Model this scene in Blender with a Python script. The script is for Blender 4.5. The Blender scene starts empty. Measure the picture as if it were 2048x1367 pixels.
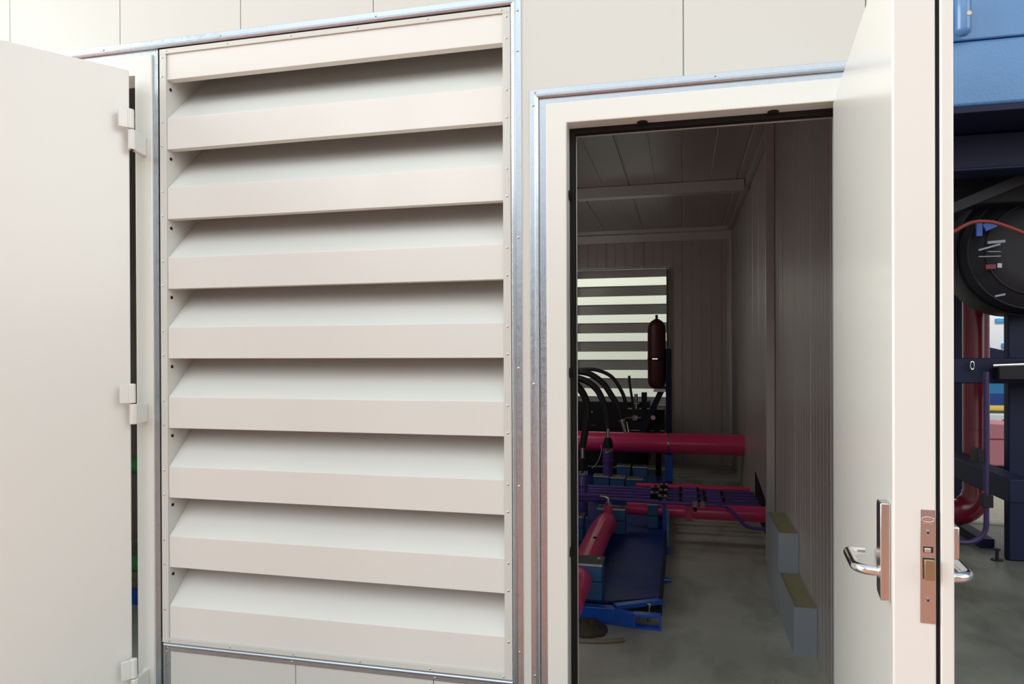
import bpy, math, random
from mathutils import Vector, Matrix
random.seed(7)
S = bpy.context.scene
COL = S.collection
H = 1.5            # eye height above the floor; coordinates below are measured from the eye, V() lifts them
PI = math.pi

# ------------------------------------------------------------------ camera
F, YAW, PITCH, ROLL, CX, CY = 1407.95, -0.23766, -0.0030559, -0.0037353, 1023.49, 709.26
def _axes():
    cy, sy = math.cos(YAW), math.sin(YAW)
    f = Vector((sy*math.cos(PITCH), cy*math.cos(PITCH), math.sin(PITCH)))
    r = Vector((cy, -sy, 0)); u = r.cross(f)
    return math.cos(ROLL)*r+math.sin(ROLL)*u, -math.sin(ROLL)*r+math.cos(ROLL)*u, f
RR, UU, FF = _axes()
cam = bpy.data.cameras.new('camera'); co = bpy.data.objects.new('camera', cam); COL.objects.link(co)
co.matrix_world = Matrix(((RR.x, UU.x, -FF.x, 0), (RR.y, UU.y, -FF.y, 0), (RR.z, UU.z, -FF.z, H), (0, 0, 0, 1)))
cam.sensor_width = 36; cam.lens = F/2048*36; cam.sensor_fit = 'HORIZONTAL'
cam.shift_x = -(CX-1024)/2048; cam.shift_y = (CY-683.5)/2048
cam.clip_start = .05; cam.clip_end = 200
S.camera = co
def at(px, py, y):
    "point seen at a photo position, at distance y from the camera plane of the facade normal"
    d = FF+(px-CX)/F*RR-(py-CY)/F*UU
    d = d*(y/d.y)
    return (d.x, d.y, d.z)

# ------------------------------------------------------------------ materials
def mat(name, col, rough=.5, metal=0, coat=0, noise=0, nscale=8, bump=0, bscale=60, spec=.5, rvar=0):
    m = bpy.data.materials.new(name); m.use_nodes = True
    nt = m.node_tree; b = nt.nodes['Principled BSDF']
    b.inputs['Base Color'].default_value = (*col, 1); b.inputs['Roughness'].default_value = rough
    b.inputs['Metallic'].default_value = metal; b.inputs['Coat Weight'].default_value = coat
    b.inputs['Coat Roughness'].default_value = .12; b.inputs['Specular IOR Level'].default_value = spec
    tc = nt.nodes.new('ShaderNodeTexCoord')
    if noise or rvar:
        n = nt.nodes.new('ShaderNodeTexNoise'); n.inputs['Scale'].default_value = nscale; n.inputs['Detail'].default_value = 5
        nt.links.new(tc.outputs['Object'], n.inputs['Vector'])
        if noise:
            mx = nt.nodes.new('ShaderNodeMix'); mx.data_type = 'RGBA'
            mx.inputs['A'].default_value = (*[c*(1-noise) for c in col], 1); mx.inputs['B'].default_value = (*[min(1, c*(1+noise)) for c in col], 1)
            nt.links.new(n.outputs['Fac'], mx.inputs['Factor']); nt.links.new(mx.outputs['Result'], b.inputs['Base Color'])
        if rvar:
            mr = nt.nodes.new('ShaderNodeMapRange'); mr.inputs['To Min'].default_value = rough-rvar; mr.inputs['To Max'].default_value = rough+rvar
            nt.links.new(n.outputs['Fac'], mr.inputs['Value']); nt.links.new(mr.outputs['Result'], b.inputs['Roughness'])
    if bump:
        n2 = nt.nodes.new('ShaderNodeTexNoise'); n2.inputs['Scale'].default_value = bscale; n2.inputs['Detail'].default_value = 3
        nt.links.new(tc.outputs['Object'], n2.inputs['Vector'])
        bp = nt.nodes.new('ShaderNodeBump'); bp.inputs['Strength'].default_value = bump; bp.inputs['Distance'].default_value = .002
        nt.links.new(n2.outputs['Fac'], bp.inputs['Height']); nt.links.new(bp.outputs['Normal'], b.inputs['Normal'])
    return m
def galv_mat():
    m = mat('galvanised_steel', (.62, .66, .70), .34, 1)
    nt = m.node_tree; b = nt.nodes['Principled BSDF']; tc = nt.nodes.new('ShaderNodeTexCoord')
    v = nt.nodes.new('ShaderNodeTexVoronoi'); v.inputs['Scale'].default_value = 220
    n = nt.nodes.new('ShaderNodeTexNoise'); n.inputs['Scale'].default_value = 35; n.inputs['Detail'].default_value = 6
    nt.links.new(tc.outputs['Object'], v.inputs['Vector']); nt.links.new(tc.outputs['Object'], n.inputs['Vector'])
    ad = nt.nodes.new('ShaderNodeMath'); ad.operation = 'ADD'
    nt.links.new(v.outputs['Color'], ad.inputs[0]); nt.links.new(n.outputs['Fac'], ad.inputs[1])
    mr = nt.nodes.new('ShaderNodeMapRange'); mr.inputs['From Max'].default_value = 2; mr.inputs['To Min'].default_value = .2; mr.inputs['To Max'].default_value = .5
    nt.links.new(ad.outputs[0], mr.inputs['Value']); nt.links.new(mr.outputs['Result'], b.inputs['Roughness'])
    cr = nt.nodes.new('ShaderNodeMapRange'); cr.inputs['From Max'].default_value = 2; cr.inputs['To Min'].default_value = .55; cr.inputs['To Max'].default_value = 1
    nt.links.new(ad.outputs[0], cr.inputs['Value'])
    mx = nt.nodes.new('ShaderNodeMix'); mx.data_type = 'RGBA'; mx.inputs['A'].default_value = (.24, .27, .30, 1); mx.inputs['B'].default_value = (.54, .585, .63, 1)
    nt.links.new(cr.outputs['Result'], mx.inputs['Factor']); nt.links.new(mx.outputs['Result'], b.inputs['Base Color'])
    bp = nt.nodes.new('ShaderNodeBump'); bp.inputs['Strength'].default_value = .25; bp.inputs['Distance'].default_value = .001
    nt.links.new(n.outputs['Fac'], bp.inputs['Height']); nt.links.new(bp.outputs['Normal'], b.inputs['Normal'])
    return m
def concrete_mat(name, c1, c2, rough=.5):
    m = mat(name, c1, rough); nt = m.node_tree; b = nt.nodes['Principled BSDF']; tc = nt.nodes.new('ShaderNodeTexCoord')
    def nz(scale, det, ax=None):
        n = nt.nodes.new('ShaderNodeTexNoise'); n.inputs['Scale'].default_value = scale; n.inputs['Detail'].default_value = det; n.inputs['Roughness'].default_value = .62
        if ax:
            mp = nt.nodes.new('ShaderNodeMapping'); mp.inputs['Scale'].default_value = ax
            nt.links.new(tc.outputs['Object'], mp.inputs['Vector']); nt.links.new(mp.outputs['Vector'], n.inputs['Vector'])
        else: nt.links.new(tc.outputs['Object'], n.inputs['Vector'])
        return n
    a = nz(1.3, 8); s = nz(3.1, 7, (1, .45, 1)); g = nz(40, 4)
    r1 = nt.nodes.new('ShaderNodeValToRGB'); r1.color_ramp.elements[0].position = .35; r1.color_ramp.elements[1].position = .68
    r1.color_ramp.elements[0].color = (*c1, 1); r1.color_ramp.elements[1].color = (*c2, 1)
    nt.links.new(a.outputs['Fac'], r1.inputs['Fac'])
    r2 = nt.nodes.new('ShaderNodeValToRGB'); r2.color_ramp.elements[0].position = .34; r2.color_ramp.elements[1].position = .5
    r2.color_ramp.elements[0].color = (.38, .36, .33, 1); r2.color_ramp.elements[1].color = (1, 1, 1, 1)
    nt.links.new(s.outputs['Fac'], r2.inputs['Fac'])
    mx = nt.nodes.new('ShaderNodeMix'); mx.data_type = 'RGBA'; mx.blend_type = 'MULTIPLY'; mx.inputs['Factor'].default_value = .8
    mx.inputs['Factor'].default_value = .5; nt.links.new(r1.outputs['Color'], mx.inputs['A']); nt.links.new(r2.outputs['Color'], mx.inputs['B'])
    nt.links.new(mx.outputs['Result'], b.inputs['Base Color'])
    mr = nt.nodes.new('ShaderNodeMapRange'); mr.inputs['To Min'].default_value = rough-.22; mr.inputs['To Max'].default_value = rough+.2
    nt.links.new(s.outputs['Fac'], mr.inputs['Value']); nt.links.new(mr.outputs['Result'], b.inputs['Roughness'])
    bp = nt.nodes.new('ShaderNodeBump'); bp.inputs['Strength'].default_value = .3; bp.inputs['Distance'].default_value = .002
    nt.links.new(g.outputs['Fac'], bp.inputs['Height']); nt.links.new(bp.outputs['Normal'], b.inputs['Normal'])
    return m
M = dict(
 cream=mat('cream_paint', (.64, .648, .60), .5, spec=.3, bump=.05, bscale=300, noise=.015, nscale=3),
 gloss=mat('cream_gloss_paint', (.755, .765, .715), .24, coat=.1, spec=.4, noise=.012, nscale=2.5),
 galv=galv_mat(),
 rubber=mat('black_rubber', (.010, .009, .008), .6, spec=.2),
 dark=mat('dark_gap', (.02, .02, .02), .8),
 steel=mat('brushed_steel', (.62, .60, .58), .24, 1, noise=.05, nscale=200),
 chrome=mat('polished_steel', (.80, .80, .80), .12, 1),
 panel=mat('grey_liner_panel', (.50, .455, .43), .36, .25, noise=.05, nscale=5, rvar=.06),
 linert=mat('grey_liner_trim', (.66, .66, .67), .36, .5),
 foam=mat('grey_panel_skin', (.30, .33, .37), .4),
 wool=mat('mineral_wool', (.30, .28, .15), .95, noise=.35, nscale=60, bump=.8, bscale=90),
 red=mat('crimson_paint', (.80, .045, .19), .3, coat=.3, noise=.06, nscale=4),
 darkred=mat('oxide_red_paint', (.19, .010, .028), .25, coat=.4, noise=.08, nscale=4),
 acc=mat('dark_maroon_paint', (.06, .008, .012), .5),
 purple=mat('violet_paint', (.105, .055, .30), .32, coat=.2),
 clamp=mat('steel_blue_plastic', (.035, .13, .30), .5),
 skid=mat('royal_blue_paint', (.012, .09, .50), .35, coat=.2, noise=.1, nscale=6),
 plate=mat('oily_blue_plate', (.010, .032, .20), .42, spec=.25, noise=.35, nscale=5, rvar=.12),
 navy=mat('navy_paint', (.006, .009, .038), .55, spec=.3),
 darkviolet=mat('dark_violet_paint', (.035, .018, .085), .4),
 nearblack=mat('black_paint', (.010, .010, .015), .5, spec=.3),
 sky=mat('light_blue_hammer_paint', (.10, .25, .50), .32, coat=.3, bump=.9, bscale=70, noise=.06, nscale=5),
 skyflat=mat('light_blue_paint', (.10, .24, .48), .3, coat=.3),
 hose=mat('black_hose_rubber', (.018, .018, .022), .45),
 oily=mat('oily_steel', (.07, .07, .065), .45, .4),
 rope=mat('red_brown_hose', (.22, .03, .025), .5),
 green=mat('green_paint', (.06, .26, .08), .45),
 floor=concrete_mat('grey_concrete', (.12, .122, .10), (.22, .225, .19), .45),
 floorin=concrete_mat('brightened_concrete', (.39, .40, .35), (.52, .535, .475), .5),  # same concrete, colour raised in place of stronger indoor light
 orange=mat('red_oxide_floor_paint', (.52, .20, .12), .5, noise=.1, nscale=2),
 white=mat('white_paint', (.80, .82, .84), .5),
 hallwall=mat('pale_green_wall_paint', (.68, .69, .58), .7),
 cyan=mat('cyan_paint', (.03, .36, .80), .4),
 yellow=mat('yellow_paint', (.80, .55, .08), .4),
 pink=mat('rose_paint', (.70, .26, .32), .4),
 beige=mat('dusty_board', (.55, .52, .42), .8, noise=.25, nscale=14),
 cloth=mat('oily_rag', (.05, .045, .03), .9, noise=.4, nscale=30, bump=.8, bscale=40),
 wood=mat('grey_brown_stick', (.20, .17, .12), .8, noise=.3, nscale=20),
 brass=mat('dull_brass', (.46, .40, .26), .3, 1),
)

# ------------------------------------------------------------------ mesh builder
class MB:
    def __init__(s): s.v = []; s.f = []
    def add(s, vs, fs):
        n = len(s.v); s.v += [tuple(v) for v in vs]; s.f += [tuple(n+i for i in f) for f in fs]; return s
    def box(s, x0, x1, y0, y1, z0, z1):
        return s.add([(x0,y0,z0),(x1,y0,z0),(x1,y1,z0),(x0,y1,z0),(x0,y0,z1),(x1,y0,z1),(x1,y1,z1),(x0,y1,z1)],
                     [(0,3,2,1),(4,5,6,7),(0,1,5,4),(1,2,6,5),(2,3,7,6),(3,0,4,7)])
    def obox(s, o, a, b, c):
        "box from corner o along vectors a, b, c (right-handed)"
        o, a, b, c = map(Vector, (o, a, b, c))
        if a.cross(b).dot(c) < 0: a, b = b, a
        return s.add([o, o+a, o+a+b, o+b, o+c, o+a+c, o+a+b+c, o+b+c],
                     [(0,3,2,1),(4,5,6,7),(0,1,5,4),(1,2,6,5),(2,3,7,6),(3,0,4,7)])
    def bar(s, p0, p1, w, h, up=(0,0,1)):
        p0, p1, up = Vector(p0), Vector(p1), Vector(up); d = (p1-p0); n = d.normalized(); sd = n.cross(up).normalized(); u = sd.cross(n)
        return s.obox(p0-sd*w/2-u*h/2, d, sd*w, u*h)
    def tube(s, pts, r, seg=16, caps=True, rs=None):
        pts = [Vector(p) for p in pts]; n = len(pts); rings = []; prev = None
        for i, p in enumerate(pts):
            t = (pts[min(i+1, n-1)]-pts[max(i-1, 0)]).normalized()
            if prev is None:
                a = Vector((0,0,1)) if abs(t.z) < .9 else Vector((1,0,0)); x = t.cross(a).normalized()
            else:
                x = (prev-t*prev.dot(t)).normalized()
            prev = x; y = t.cross(x); rr = rs[i] if rs else r
            rings.append([p+(x*math.cos(2*PI*k/seg)+y*math.sin(2*PI*k/seg))*rr for k in range(seg)])
        vs = [v for ring in rings for v in ring]; fs = []
        for i in range(n-1):
            for k in range(seg):
                k2 = (k+1) % seg; fs.append((i*seg+k, i*seg+k2, (i+1)*seg+k2, (i+1)*seg+k))
        if caps:
            fs.append(tuple(range(seg))[::-1]); fs.append(tuple((n-1)*seg+k for k in range(seg)))
        return s.add(vs, fs)
    def lathe(s, c, axis, prof, seg=24):
        "prof: (distance along axis, radius)"
        c, axis = Vector(c), Vector(axis).normalized()
        return s.tube([c+axis*d for d, r in prof], 1, seg, True, [max(r, 1e-4) for d, r in prof]) if all(abs(prof[i][0]-prof[i+1][0]) > 1e-6 for i in range(len(prof)-1)) else s._lathe(c, axis, prof, seg)
    def _lathe(s, c, axis, prof, seg):
        a = Vector((0,0,1)) if abs(axis.z) < .9 else Vector((1,0,0)); x = axis.cross(a).normalized(); y = axis.cross(x)
        vs = [c+axis*d+(x*math.cos(2*PI*k/seg)+y*math.sin(2*PI*k/seg))*max(r, 1e-4) for d, r in prof for k in range(seg)]
        n = len(prof); fs = []
        for i in range(n-1):
            for k in range(seg): k2 = (k+1) % seg; fs.append((i*seg+k, i*seg+k2, (i+1)*seg+k2, (i+1)*seg+k))
        fs.append(tuple(range(seg))[::-1]); fs.append(tuple((n-1)*seg+k for k in range(seg)))
        return s.add(vs, fs)
    def prism(s, poly, d):
        "closed polygon (3D points) extruded by d"
        poly = [Vector(p) for p in poly]; d = Vector(d); n = len(poly)
        return s.add(poly+[p+d for p in poly], [tuple(range(n)), tuple(range(2*n-1, n-1, -1))]+[(i, n+i, n+(i+1) % n, (i+1) % n) for i in range(n)])
    def sweep(s, path, prof, side=1):
        "mitred moulding on the facade: path of (x,z), profile of (offset outward, y)"
        n = len(path); path = [Vector((p[0], p[1])) for p in path]; rows = []
        for i, p in enumerate(path):
            def nrm(a, b): t = (b-a).normalized(); return Vector((-t.y, t.x))*side
            if i == 0: m = nrm(path[0], path[1])
            elif i == n-1: m = nrm(path[-2], path[-1])
            else:
                a, b = nrm(path[i-1], p), nrm(p, path[i+1]); m = (a+b)/(1+a.dot(b))
            rows.append([(p.x+m.x*o, y, p.y+m.y*o) for o, y in prof])
        k = len(prof); vs = [v for r in rows for v in r]; fs = []
        for i in range(n-1):
            for j in range(k): j2 = (j+1) % k; fs.append((i*k+j, i*k+j2, (i+1)*k+j2, (i+1)*k+j))
        fs.append(tuple(range(k))[::-1]); fs.append(tuple((n-1)*k+j for j in range(k)))
        return s.add(vs, fs)

ORG = {}
def obj(name, mb, m, parent=None, bevel=0, label=None, cat=None, group=None, kind=None, angle=35):
    me = bpy.data.meshes.new(name)
    xs = [Vector(v) for v in mb.v]
    if parent is not None: org = ORG[parent.name]
    else:
        lo = [min(v[i] for v in xs) for i in range(3)]; hi = [max(v[i] for v in xs) for i in range(3)]
        org = Vector(((lo[0]+hi[0])/2, (lo[1]+hi[1])/2, lo[2]))
    me.from_pydata([v-org for v in xs], [], mb.f); me.validate()
    import bmesh
    b = bmesh.new(); b.from_mesh(me); bmesh.ops.recalc_face_normals(b, faces=b.faces); b.to_mesh(me); b.free()
    me.polygons.foreach_set('use_smooth', [True]*len(me.polygons)); me.set_sharp_from_angle(angle=math.radians(angle))
    me.materials.append(M[m])
    o = bpy.data.objects.new(name, me); COL.objects.link(o); ORG[o.name] = org
    if parent is not None: o.parent = parent
    else: o.location = org+Vector((0, 0, H))
    if bevel:
        md = o.modifiers.new('bevel', 'BEVEL'); md.width = bevel; md.segments = 2; md.limit_method = 'ANGLE'; md.angle_limit = math.radians(40)
        md.harden_normals = False
    tag(o, label, cat, group, kind); return o
def tag(o, label=None, cat=None, group=None, kind=None):
    for k, v in (('label', label), ('category', cat), ('group', group), ('kind', kind)):
        if v: o[k] = v
    return o
def root(name, loc, label=None, cat=None, group=None, kind=None):
    o = bpy.data.objects.new(name, None); COL.objects.link(o); o.location = Vector(loc)+Vector((0, 0, H)); o.empty_display_size = .1
    ORG[o.name] = Vector(loc); return tag(o, label, cat, group, kind)
def B(*a): return MB().box(*a)
def arc(c, r, a0, a1, ex, ey, n=10):
    c, ex, ey = Vector(c), Vector(ex), Vector(ey)
    return [c+ex*r*math.cos(a0+(a1-a0)*i/n)+ey*r*math.sin(a0+(a1-a0)*i/n) for i in range(n+1)]
def smooth(pts, n=8):
    "Catmull-Rom through the points"
    P = [Vector(p) for p in pts]; P = [P[0]*2-P[1]]+P+[P[-1]*2-P[-2]]; out = []
    for i in range(1, len(P)-2):
        for k in range(n):
            t = k/n; a, b, c, d = P[i-1], P[i], P[i+1], P[i+2]
            out.append(.5*((2*b)+(c-a)*t+(2*a-5*b+4*c-d)*t*t+(3*b-a-3*c+d)*t**3))
    return out+[P[-2]]

D = 2.21           # facade plane
BACK = 9.75; CEIL = 1.66; WR = .642; WL = -4.3; PITCHX = .5095
seams = [.0057+PITCHX*k for k in range(-14, 2)]

# ------------------------------------------------------------------ the setting
obj('floor', MB().box(-9, 12, 1.25, 2.28, -1.56, -1.5).box(.70, 12, 2.28, 16, -1.56, -1.5), 'floor', kind='structure')
obj('floor_room', B(-9, .70, 2.28, 16, -1.56, -1.5), 'floorin', kind='structure')
obj('floor_front', B(-9, 12, -7, 1.25, -1.56, -1.5), 'orange', kind='structure')
w = MB()
g = .0016
def skin(x0, x1, z0, z1): w.box(x0+g, x1-g, D, D+.014, z0, z1)
xs = [-6.2]+[s for s in seams if -6 < s < .7]+[.735]
for a, b in zip(xs, xs[1:]):
    skin(a, b, .8105 if a > -.51 else 1.119, 1.80)
w.box(-.504, -.4435, D, D+.014, -1.5, .8105)
w.box(-.533, -.504, D, D+.014, -1.5, 1.119)
w.box(.548, .735, D, D+.014, -1.5, .8105)
bs = [-1.855]+[-1.317+PITCHX*k for k in range(0, 2)]+[-.533]
for a, b in zip(bs, bs[1:]): skin(a, b, -1.5, -1.0567)
fs = [-6.2]+[s for s in seams if -6.2 < s < -3.1]+[-3.0]
for a, b in zip(fs, fs[1:]): skin(a, b, -1.5, 1.119)
for r_ in ((-6.2, .735, 1.119, 1.80), (-.533, .735, .8105, 1.119), (-.533, -.4435, -1.5, .8105), (.548, .735, -1.5, .8105), (-1.855, -.533, -1.5, -1.0567), (-6.2, -3.0, -1.5, 1.119)):
    w.box(r_[0], r_[1], D+.010, D+.10, r_[2], r_[3])
obj('wall_front', w, 'cream', kind='structure')

def ribbed(axis, a0, a1, other0, other1, plane, sgn, vertical=True, joint=PITCHX, start=.0057, fine=.0637):
    "liner sheet: narrow pressed ribs, a wider joint at every panel seam"
    pts = []; x = a0
    k = math.ceil((a0-start)/fine)
    while start+k*fine < a1:
        c = start+k*fine; big = abs(((c-start)/joint)-round((c-start)/joint)) < .02
        wd, dp = (.011, .007) if big else (.006, .0022)
        if c-wd > x and c+wd < a1:
            pts += [(c-wd, 0), (c-wd*.4, dp), (c+wd*.4, dp), (c+wd, 0)]
        k += 1
    pts = [(a0, 0)]+pts+[(a1, 0)]
    m = MB(); vs = []; 
    for u in (other0, other1):
        for a, d in pts:
            dd = plane+sgn*d
            vs.append((a, dd, u) if axis == 'x' else (dd, a, u) if axis == 'y' else (a, u, dd))
    n = len(pts); fs = [(i, i+1, n+i+1, n+i) for i in range(n-1)]
    # thickness behind the sheet
    vb = []
    for u in (other0, other1):
        for a in (a0, a1):
            dd = plane+sgn*.095
            vb.append((a, dd, u) if axis == 'x' else (dd, a, u) if axis == 'y' else (a, u, dd))
    m.add(vs, fs)
    e = 2*n
    m.add(vb, [(0, 1, 3, 2)])
    return m
def closed(m, n):
    "join the ribbed front with its back sheet along the four edges"
    a0, a1, b0, b1 = 0, n-1, n, 2*n-1; c = 2*n
    m.f += [(a0, b0, c+2, c), (a1, c+1, c+3, b1)]
    m.f += [tuple([c, c+1]+list(range(n-1, -1, -1))), tuple([c+3, c+2]+list(range(n, 2*n)))]
    return m
def ribwall(*a, **k):
    m = ribbed(*a, **k); return closed(m, (len(m.v)-4)//2)
obj('wall_right', ribwall('y', D+.10, BACK, -1.5, CEIL, WR, 1, fine=.0849, start=2.36), 'panel', kind='structure', angle=20)
obj('wall_left', ribwall('y', D+.10, BACK, -1.5, CEIL, WL, -1), 'panel', kind='structure', angle=20)
obj('ceiling', ribwall('z', WL, WR, D+.10, BACK, CEIL, 1, fine=.25475), 'panel', kind='structure', angle=20)
# back wall, in four pieces round its louvre opening, joined as one
bx0, bx1, bz0, bz1 = -1.475, -.177, -.72, 1.147
wb = MB()
for (a0, a1, z0, z1) in ((WL, bx0, -1.5, CEIL), (bx1, WR, -1.5, CEIL), (bx0, bx1, bz1, CEIL), (bx0, bx1, -1.5, bz0)):
    m = ribwall('x', a0, a1, z0, z1, BACK, 1, fine=.1273750); wb.add(m.v, m.f)
obj('wall_back', wb, 'panel', kind='structure', angle=20)
obj('roof_slab', B(-6.2, .735, D+.1, BACK+.1, CEIL+.1, CEIL+.14), 'cream', kind='structure')
# outer skin of the right wall
obj('wall_right_outer', B(WR+.094, WR+.10, D+.1, BACK+.1, -1.5, 1.76), 'cream', kind='structure')
# interior trims
obj('trim_1', MB().prism([(WL, BACK-.001, CEIL-.002), (WL, BACK-.001, CEIL-.170), (WL, BACK-.05, CEIL-.168), (WL, BACK-.05, CEIL-.062), (WL, BACK-.09, CEIL-.05), (WL, BACK-.09, CEIL-.002)], (WR-WL-.003, 0, 0)), 'linert', kind='structure')
obj('trim_2', MB().box(WR-.045, WR-.001, BACK-.045, BACK-.002, -1.5, CEIL-.125).box(WR-.06, WR-.045, BACK-.018, BACK-.002, -1.5, CEIL-.125), 'linert', kind='structure', bevel=.004)
obj('trim_3', MB().box(WR-.062, WR-.001, 5.30, 5.36, -1.498, CEIL-.001), 'linert', kind='structure', bevel=.004)
obj('trim_4', MB().box(WL+.01, .585, 7.08, 7.2, 1.55, CEIL-.002), 'linert', kind='structure', bevel=.004)
obj('trim_5', MB().box(WR-.05, WR-.001, 5.37, BACK-.08, CEIL-.06, CEIL-.001), 'panel', kind='structure', bevel=.004)

# galvanised trims on the facade
pr = [(0, D+.012), (0, D-.006), (.006, D-.010), (.010, D-.006), (.013, D-.006), (.015, D-.003), (.033, D-.0025), (.033, D+.012)]
def pw(wd): return [(o*wd/.033, y) for o, y in pr]
obj('trim_6', MB().sweep([(-3.0, -1.5), (-3.0, 1.119), (-.533, 1.119), (-.533, -1.5)], pw(.033), 1), 'galv', kind='structure', bevel=.0008)
obj('trim_7', MB().sweep([(-.4435, -1.5), (-.4435, .8105), (.548, .8105), (.548, -1.5)], pw(.030), 1), 'galv', kind='structure', bevel=.0008)
obj('trim_8', MB().sweep([(-1.853, -1.5), (-1.853, -1.060), (-.5335, -1.060)], pw(.027), -1), 'galv', kind='structure', bevel=.0008)
obj('trim_9', MB().box(-.4995, -.4745, D-.004, D-.0001, -1.105, -1.08), 'galv', kind='structure')

# ------------------------------------------------------------------ screws
def screw_mb(p, n=(0, -1, 0), r=.0042, h=.0022):
    return MB().lathe(p, n, [(0, r), (h*.5, r), (h, r*.55), (h+.0001, r*.35)], 10)
def socket_screw(parent, p, n=(0, -1, 0), r=.006, m='steel'):
    s_ = obj('screw', screw_mb(p, n, r, r*.35), m, parent)
    obj('recess', MB().lathe(Vector(p)+Vector(n)*r*.37, n, [(0, r*.38), (r*.05, r*.36)], 6), 'dark', s_)
t6 = bpy.data.objects['trim_6']; t7 = bpy.data.objects['trim_7']; t8 = bpy.data.objects['trim_8']
for x in (-.512, -1.0, -1.6, -2.1): obj('screw', screw_mb((x-.004, D-.003, 1.139)), 'steel', t6)
for z in (1.03, .9, .3, -.12, -.5, -1.035): obj('screw', screw_mb((-.512, D-.003, z+.07)), 'steel', t6)
for z in (.79, -.10, -1.035): obj('screw', screw_mb((-.462, D-.003, z)), 'steel', t7)
for x in (-.455, .1): obj('screw', screw_mb((x, D-.003, .832)), 'steel', t7)
for x, z in ((-1.836, -1.076), (-1.842, -1.09), (-1.33, -1.078), (-.8, -1.078)): obj('screw', screw_mb((x, D-.003, z)), 'steel', t8)

# ------------------------------------------------------------------ louvres
def louver(name, label, x0, x1, zb, ztop, zbot, yf, sgn, rise, cat='louver', group=None, detail=True, open_h=.142):
    """yf = face plane, sgn = +1 when the inside lies towards larger y. zb = lower edges of the blade faces."""
    t = root(name, ((x0+x1)/2, yf, zbot), label, cat, group)
    Y = lambda d: yf+sgn*d
    lx0, lx1 = x0+.027, x1-.026
    f = MB()
    for a in ((x0, lx0), (lx1, x1)): f.box(a[0], a[1], *sorted((Y(-.004), Y(0))), zbot+.018, ztop-.018)
    f.box(x0, x1, *sorted((Y(-.0045), Y(0))), ztop-.018, ztop); f.box(x0, x1, *sorted((Y(-.0045), Y(0))), zbot, zbot+.018)
    obj('flange', f, 'cream', t, bevel=.0008)
    for a in ((lx0-.004, lx0-.0005), (lx1+.0005, lx1+.004)):
        obj('side_plate', MB().box(a[0], a[1], *sorted((Y(0.0005), Y(.27))), zbot+.01, ztop-.01), 'cream', t)
    n = len(zb)
    for k in range(n+1):
        top = ztop-.016 if k == 0 else zb[k-1]-open_h
        bot = zb[k] if k < n else zbot+.016
        th = .0025; m = MB(); lip = .036
        prof = []
        fr = .0015
        # closed profile in (depth, z)
        if k == 0: out = [(fr, top), (fr, bot)]
        else: out = [(rise*1.0+fr, top+rise), (fr, top), (fr, bot)]
        inn = []
        if k < n: out += [(lip, bot)]; inn += [(lip, bot+th), (fr+th, bot+th)]
        else: inn += [(fr+th, bot)]
        if k == 0: inn += [(fr+th, top)]
        else: inn += [(fr+th, top-th*.4), (rise+fr+th*.7, top+rise-th*.7)]
        m.prism([(lx0, Y(d), z) for d, z in out+inn], (lx1-lx0, 0, 0))
        obj('blade', m, 'gloss', t, bevel=.0012)
    if detail:
        zs = []
        for k in range(n): zs += [zb[k]+.012, zb[k]-open_h-.012]
        for z in zs+[ztop-.03]:
            for x in ((x0+lx0)/2-.003, (x1+lx1)/2): obj('rivet', screw_mb((x, yf-sgn*.004, z), (0, -sgn, 0), .0038), 'steel', t)
        for i in range(6):
            x = x0+.03+(x1-x0-.06)*i/5
            obj('rivet', screw_mb((x, yf-sgn*.0045, ztop-.008), (0, -sgn, 0), .0034), 'steel', t)
            obj('rivet', screw_mb((x, yf-sgn*.0045, zbot+.008), (0, -sgn, 0), .0034), 'steel', t)
        for k in range(n):
            obj('bolt', screw_mb((lx0, Y(.02), zb[k]-.03), (1, 0, 0), .006, .004), 'rubber', t)
    return t
ZB = [-.0165+.2548*k for k in (4, 3, 2, 1, 0, -1, -2, -3)]
louver('ventilation_louver', 'large cream ventilation louver with nine wide blades between the two doors', -1.858, -.5354, ZB, 1.114, -1.0567, D, 1, .232)
ZB2 = [1.03-.2548*k for k in range(7)]
louver('ventilation_louver', 'backlit cream louver in the far end wall inside the machine room', bx0+.001, bx1-.001, ZB2, bz1-.001, bz0+.001, BACK+.098, -1, .018, detail=False, open_h=.130)
# thin bright edging round the far opening
obj('trim_10', MB().sweep([(bx0, bz0), (bx0, bz1), (bx1, bz1), (bx1, bz0)], [(0, BACK+.09), (0, BACK-.006), (.012, BACK-.006), (.012, BACK-.001), (.004, BACK-.001), (.004, BACK+.09)], 1), 'linert', kind='structure')

# ------------------------------------------------------------------ right door frame
def frame(nm, xl, xr, zt, cas, kind='structure'):
    t = root(nm, ((xl+xr)/2, D, -1.5), None, None, None, 'structure')
    P = [(xl, -1.5), (xl, zt), (xr, zt), (xr, -1.5)]
    obj('casing', MB().sweep(P, [(0, D+.10), (0, D-.006), (cas, D-.006), (cas, D+.004), (.02, D+.004), (.02, D+.10)], 1), 'gloss', t, bevel=.003)
    obj('subframe', MB().sweep(P, [(cas-.004, D+.09), (cas-.004, D+.001), (cas+.0225, D+.001), (cas+.0225, D+.09)], 1), 'galv', t)
    return t, P
fr, P = frame('door_frame', -.354, .463, .7256, .066)
obj('gasket', MB().sweep(P, [(0, D+.058), (-.0165, D+.058), (-.0165, D+.092), (0, D+.092)], 1), 'rubber', fr, bevel=.002)
obj('stop_edge', MB().sweep(P, [(0, D+.093), (-.0185, D+.093), (-.0185, D+.10), (0, D+.10)], 1), 'linert', fr)
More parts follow.
